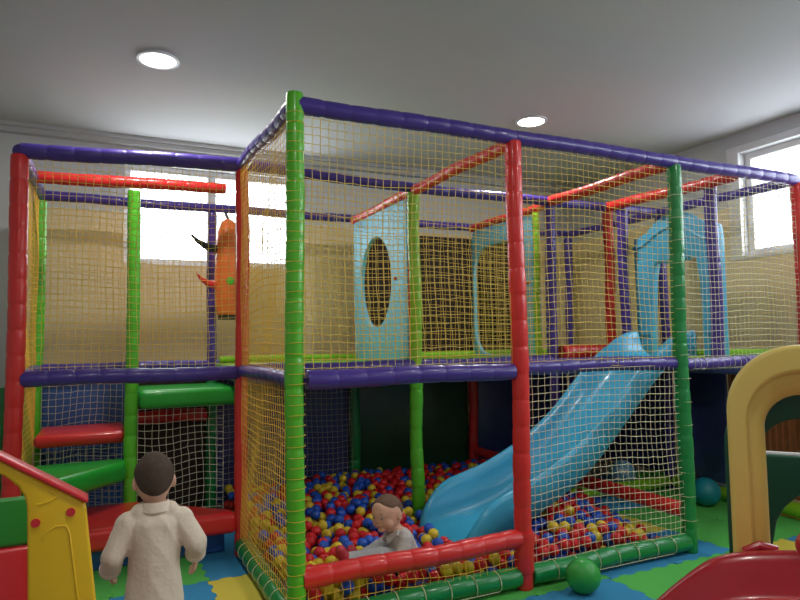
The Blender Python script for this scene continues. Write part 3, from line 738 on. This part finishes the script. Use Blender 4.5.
pts = [(.047*math.cos(2*math.pi*k/nn), -.0+.045*math.sin(2*math.pi*k/nn), .700-.006*math.sin(2*math.pi*k/nn)) for k in range(nn+1)]
vs = []
for k in range(nn):
    a = 2*math.pi*k/nn; c_, s_ = math.cos(a), math.sin(a); zz = -.010*max(0,s_)
    vs += [(.040*c_,.038*s_-.004,.729+zz),(.045*c_,.043*s_-.004,.731+zz),(.056*c_,.053*s_-.004,.700+zz),(.047*c_,.046*s_-.004,.692+zz)]
b.add(vs,[(4*k+j,4*((k+1)%nn)+j,4*((k+1)%nn)+(j+1)%4,4*k+(j+1)%4) for k in range(nn) for j in range(4)]); b.obj('collar', M['shirt'], shirt)
for arm in (((-.141,.028,.511),(-.142,.042,.497)),((.137,.014,.534),(.138,.028,.520))):
    b = MB(); b.tube(arm, .036, 16); b.obj('cuff', M['shirt'], shirt, bevel=.003)
b = MB(); b.sphere((0,.0,.40),(.078,.068,.05),20,12)
sweep(b, [(-.036,0,.385),LL[1],(-.055,-.045,.10)], [.050,.048,.040]); sweep(b, [(.036,0,.385),RL[1],(.05,.036,.085)], [.050,.048,.040])
put('trousers', remesh(b,.005,4,.003,16), 'navycloth', BOY, 'dark trousers')
for (x,y,z,rx) in ((-.055,-.035,.0,0),(.05,.055,.0,0)):
    b = MB(); b.sphere((x,y,.032),(.034,.07,.032),18,10); b.sphere((x,y-.03,.05),(.032,.036,.034),14,8)
    b.v = [(p[0],p[1],max(p[2],.0)) for p in b.v]; b.obj('shoe', M['shoe'], BOY)

# --- the baby sitting in the balls
FW = Vector((math.sin(YAW),math.cos(YAW),0)); RT = Vector((math.cos(YAW),-math.sin(YAW),0))
fdir = (-RT*.93-FW*.36).normalized(); brz = math.atan2(-fdir.x, fdir.y)
BB = thing('person', 'baby in grey shirt sitting among the balls behind the red rail', 'person', (1.885,.305,.090), brz)
bh = Matrix.Translation((.012,.105,.302)) @ Euler((R_(-5),R_(6),R_(28))).to_matrix().to_4x4()
hw,hd,hh = .074,.084,.096
b = MB(); add_head(b, bh, hw,hd,hh, True, True)
sweep(b, [(0.005,.085,.245),(0,.045,.19)], [.034,.042]); sweep(b, [(0,.035,.165),(0,-.01,.07)], [.058,.06]); sweep(b, [(-.06,.045,.178),(.06,.045,.178)], [.034,.034])
BL = [(-.082,.04,.178),(-.115,.085,.10),(-.085,.165,.075)]; BR = [(.082,.04,.178),(.125,.075,.115),(.11,.16,.09)]
sweep(b, BL, [.03,.025,.02]); sweep(b, BR, [.03,.025,.02]); hand(b, (-.083,.17,.073),(.1,.9,-.2),(0,-.2,-1),.075,.45,-1); hand(b,(.108,.167,.088),(-.1,.9,-.2),(0,-.2,-1),.075,.45,1)
KL = [(-.045,.02,.068),(-.045,.17,.104),(-.01,.335,.098)]; KR = [(.05,.0,.065),(.09,.13,.098),(.085,.25,.06)]
sweep(b, KL, [.044,.038,.028]); sweep(b, KR, [.044,.038,.028])
for k in (KL,KR): sweep(b, [k[2],(k[2][0],k[2][1]+.03,k[2][2]+.045)], [.026,.022])
put('body', remesh(b,.0042,5), 'skin2', BB)
face_parts(BB, bh, hw,hd,hh,'hair2')
hair(BB, bh, hw,hd,hh, 'hair2', lambda az: .78+1.10*(.5-.5*math.cos(az))**.85 - .25*math.exp(-((abs(((az+math.pi)%(2*math.pi))-math.pi)-1.6)/.28)**2), 1.03)
b = MB()
for k in range(20): q = k/19; b.sphere((0,.045-.045*q,.18-.13*q), (.084+.006*q,.066+.010*q,.045), 18, 10)
sweep(b, [(-.08,.04,.18),(.08,.04,.18)], [.044,.044]); sweep(b, [BL[0],BL[1],(-.089,.15,.08)], [.043,.038,.03]); sweep(b, [BR[0],BR[1],(.112,.145,.094)], [.043,.038,.03])
sh = put('shirt', remesh(b,.0048,4,.0045,20), 'greycloth', BB, 'grey checked collared shirt')
for s_ in (1,-1):
    b = MB(); b.add([(s_*.004,.118,.193),(s_*.048,.072,.232),(s_*.070,.085,.212),(s_*.036,.128,.165),(s_*.004,.112,.187),(s_*.048,.066,.227),(s_*.070,.079,.206),(s_*.036,.120,.160)],
        [(0,1,2,3),(7,6,5,4),(0,4,5,1),(1,5,6,2),(2,6,7,3),(3,7,4,0)]); b.obj('collar', M['greycloth'], sh)
b = MB(); b.sphere((0,-.005,.062),(.088,.078,.052),18,10); sweep(b, [KL[0],KL[1],(KL[2][0],KL[2][1]-.02,KL[2][2])], [.06,.05,.04]); sweep(b, [KR[0],KR[1],(KR[2][0],KR[2][1]-.02,KR[2][2])], [.06,.05,.04])
put('trousers', remesh(b,.0048,4,.004,18), 'greytrou', BB, 'grey trousers')
for k in (KL,KR):
    b = MB(); sweep(b, [(k[2][0],k[2][1]-.0,k[2][2]-.005),(k[2][0],k[2][1]+.032,k[2][2]+.055)], [.034,.028]); put('shoe', remesh(b,.005,3), 'shoer', BB, 'red shoe')
# solid pieces the balls must keep clear of (world space)
mxb = Matrix.Translation(BB.location) @ Matrix.Rotation(brz,4,'Z')
KEEP = []
for ch, r in (([(0,.035,.18),(0,-.03,.06)],.105),(KL,.058),(KR,.058),(BL,.05),(BR,.05),([(-.085,.04,.18),(.085,.04,.18)],.055),([KL[2],(KL[2][0],KL[2][1]+.035,KL[2][2]+.05)],.045),([KR[2],(KR[2][0],KR[2][1]+.035,KR[2][2]+.05)],.045),
              ([BL[2],(-.07,.24,.07)],.03),([BR[2],(.09,.22,.075)],.03)):
    for i in range(len(ch)-1): KEEP.append((mxb @ Vector(ch[i]), mxb @ Vector(ch[i+1]), r))

# ------------------------------------------------------------------ ball pit
RB = .0325
def under(x):
    for i in range(len(st2)-1):
        if st2[i+1][0] <= x <= st2[i][0]:
            t = (x-st2[i+1][0])/(st2[i][0]-st2[i+1][0]); zb2 = st2[i+1][1]*(1-t)+st2[i][1]*t; zr2 = st2[i+1][2]*(1-t)+st2[i][2]*t
            return zb2-.018, zr2-min(.21,max(.03,zr2-zb2))-.018
    return (9,9)
def target(x, y):
    h = .165
    if y > 1.2: h = .19+.012*math.sin(7*x)*math.cos(5*y)
    h += .016*math.sin(4.3*x+1)*math.sin(5.1*y)
    d = math.exp(-(((x-3.05)/.38)**2+((y-.75)/.45)**2)); h += .09*d
    if x > 3.15 and y < .7: h -= min(.10, (x-3.15)*.33*(1-y/.9))
    if x < 1.7 and y < .5: h += .015
    return h
def clear(x, y, z):
    for (px,py,r) in ((2.4,1.2,.060),(3.6,1.2,.055),(2.4,2.4,.058),(1.2,2.4,.055),(3.6,2.4,.055),(2.4,-.006,.056)):
        if math.hypot(x-px,y-py) < r+RB+.002: return False
    if y-RB < .056 and z < .30:   # front roll / rail / net
        dz0 = math.hypot(y,z-.077); dz1 = math.hypot(y,z-.262)
        if dz0 < .062+RB or dz1 < .057+RB or y < RB+.016: return False
    if 2.22 < x < 4.3 and CY-.375 < y < CY+.375:
        for dx in (-RB-.004,-RB/2,0,RB/2,RB):
            u = under(x+dx)
            lim = u[0] if abs(y-CY) < .235 else min(u)
            if z+RB > lim-.006: return False
        if x < 2.36 and z > .085: return False
    p = Vector((x,y,z))
    for a,c,r in KEEP:
        ab = c-a; t = max(0,min(1,(p-a).dot(ab)/ab.length_squared))
        if (a+ab*t-p).length < r+RB: return False
    return True
rnd = random.Random(42); cells = {}; balls = []
CS = 2*RB
def dropz(x, y):
    z = .0315+RB; ix, iy = int(x/CS), int(y/CS)
    for a in (ix-1,ix,ix+1):
        for c in (iy-1,iy,iy+1):
            for (bx,by,bz) in cells.get((a,c),()):
                d2 = (x-bx)**2+(y-by)**2
                if d2 < CS*CS: z = max(z, bz+math.sqrt(CS*CS-d2)+.0004)
    return z
X0,X1,Y0,Y1 = 1.2+.065+RB, 3.6-.012-RB, .02+RB, 2.40-.05-RB
fails = 0
for it in range(26000):
    best = None
    for q in range(5):
        if q == 0 or best is None: x = rnd.uniform(X0,X1); y = rnd.uniform(Y0,Y1)
        else: x = min(X1,max(X0,best[0]+rnd.gauss(0,.012))); y = min(Y1,max(Y0,best[1]+rnd.gauss(0,.012)))
        z = dropz(x,y)
        if best is None or z < best[2]: best = (x,y,z)
    x,y,z = best
    if z+RB*.3 > target(x,y) or not clear(x,y,z): continue
    balls.append(best); cells.setdefault((int(x/CS),int(y/CS)),[]).append(best)
def bcol(x, y):
    n_ = noise.noise(Vector((x*3.1,y*3.1,4.2))); q = rnd.random()+n_*.35
    if x > 2.7: q -= .12
    return 'red' if q < .45 else ('blue' if q < .76 else 'yel')
bc = [bcol(x,y) for x,y,z in balls]
BM = {}
for c in ('red','blue','yel'):
    b = MB(); b.sphere((0,0,0), RB, 18, 12); BM[c] = b.mesh('pit_ball', M['b_'+c])
# temporary stand: every ball as a small sphere, to see which show largest from the camera

# ------------------------------------------------------------------ camera
cam = bpy.data.cameras.new('camera'); co = bpy.data.objects.new('camera', cam); COL.objects.link(co)
cam.sensor_width = 36; cam.lens = 627.578*36/800; cam.clip_start = .05
yaw, pit, rol = .441355892, .0650083, -.0143807
F = Vector((math.sin(yaw)*math.cos(pit), math.cos(yaw)*math.cos(pit), math.sin(pit))); Rr = Vector((math.cos(yaw),-math.sin(yaw),0)); Uu = Rr.cross(F)
R2 = Rr*math.cos(rol)+Uu*math.sin(rol); U2 = -Rr*math.sin(rol)+Uu*math.cos(rol)
CP = Vector((.428082,-2.727294,1.287916))
mw = Matrix((R2,U2,-F)).transposed().to_4x4(); mw.translation = CP; co.matrix_world = mw
SC.camera = co

# which balls show: cast one ray per pixel against the finished scene plus the balls
from mathutils.bvhtree import BVHTree
low = MB()
tmpl = MB(); tmpl.sphere((0,0,0), RB, 10, 7); nfb = len(tmpl.f)
tv = np.array(tmpl.v); vs = (np.array(balls)[:,None,:]+tv[None]).reshape(-1,3); nvb = len(tv)
fs = [tuple(k*nvb+i for i in f) for k in range(len(balls)) for f in tmpl.f]
bv = BVHTree.FromPolygons([tuple(v) for v in vs], fs)
occ_v, occ_f = [], []
bpy.context.view_layer.update()
dg = bpy.context.evaluated_depsgraph_get()
for o in SC.objects:
    if o.type != 'MESH' or o.name.startswith(('safety_net','lashing','foam','wall','trim','ceiling','window','pane','mullion')): continue
    ev = o.evaluated_get(dg); me = ev.to_mesh(); k = len(occ_v); mw_ = ev.matrix_world
    occ_v += [tuple(mw_ @ v.co) for v in me.vertices]; occ_f += [tuple(k+i for i in p.vertices) for p in me.polygons]; ev.to_mesh_clear()
ob = BVHTree.FromPolygons(occ_v, occ_f)
cnt = np.zeros(len(balls), int)
for py in range(440,600,1):
    for px in range(240,700,1):
        d = (F + R2*((px+.5-400)/627.578) - U2*((py+.5-300)/627.578)).normalized()
        h = bv.ray_cast(CP, d)
        if h[0] is None: continue
        h2 = ob.ray_cast(CP, d, h[3])
        if h2[0] is None: cnt[h[2]//nfb] += 1
order = sorted(range(len(balls)), key=lambda k: -cnt[k])
own = [k for k in order[:300] if cnt[k] > 0]
def where(x, y):
    if x > 2.44 and y < 1.15: return 'in the heap under the slide behind the dark green roll'
    if x > 2.0 and y < .62: return 'by the slide end near the red rail'
    if y < .17: return 'behind the orange netting below the red rail'
    if y < .75 and x < 1.62: return 'by the light green corner post and the baby feet'
    if y < .75: return 'close behind the baby'
    if y < 1.3: return 'in the middle of the pit beyond the baby'
    return 'at the back of the pit under the deck'
for k in own:
    x,y,z = balls[k]; c = bc[k]; w = where(x,y); nm = dict(red='red',blue='blue',yel='yellow')[c]
    o = bpy.data.objects.new('pit_ball', BM[c]); COL.objects.link(o); o.location = balls[k]; o.rotation_euler = (k*1.3%6.28, k*.7%6.28, 0)
    tag(o, f'{nm} plastic pit ball {w}', 'ball', f'{nm} balls {w}')
rest = [k for k in range(len(balls)) if k not in set(own)]
stuff = MB(); t2 = MB(); t2.sphere((0,0,0), RB, 12, 8)
ci = dict(red=0,blue=1,yel=2)
for k in rest:
    x,y,z = balls[k]; stuff.add([(a+x,bq+y,c+z) for a,bq,c in t2.v], t2.f, ci[bc[k]])
o = stuff.obj('pit_balls', [M['b_red'],M['b_blue'],M['b_yel']], None, sharp=0, fix=False)
tag(o, 'deep mixed layer of small red, blue and yellow balls filling the pit', 'balls', None, 'stuff')
print('BALLS', len(balls), len(own), int((cnt>0).sum()), cnt[order[299]] if len(order) > 299 else 0)

# ------------------------------------------------------------------ light and view
w = bpy.data.worlds.new('daylight'); SC.world = w; w.use_nodes = True
bg = w.node_tree.nodes['Background']; bg.inputs[0].default_value = (.86,.93,1,1); bg.inputs[1].default_value = 6.8
def portal(loc, rot, sx, sy):
    L = bpy.data.lights.new('window_portal','AREA'); L.shape = 'RECTANGLE'; L.size = sx; L.size_y = sy; L.cycles.is_portal = True
    o = bpy.data.objects.new('window_portal', L); COL.objects.link(o); o.location = loc; o.rotation_euler = rot
portal(((WB[0]+WB[1])/2, YB+.19, (WB[2]+WB[3])/2), (R_(-90),0,0), WB[1]-WB[0], WB[3]-WB[2])
portal((XR+.19, (WR[0]+WR[1])/2, (WR[2]+WR[3])/2), (R_(90),0,R_(90)), WR[1]-WR[0], WR[3]-WR[2])
vs_ = SC.view_settings; SC.display_settings.display_device = 'sRGB'; vs_.view_transform = 'Standard'; vs_.look = 'None'; vs_.gamma = 1; vs_.use_curve_mapping = False; vs_.exposure = .40
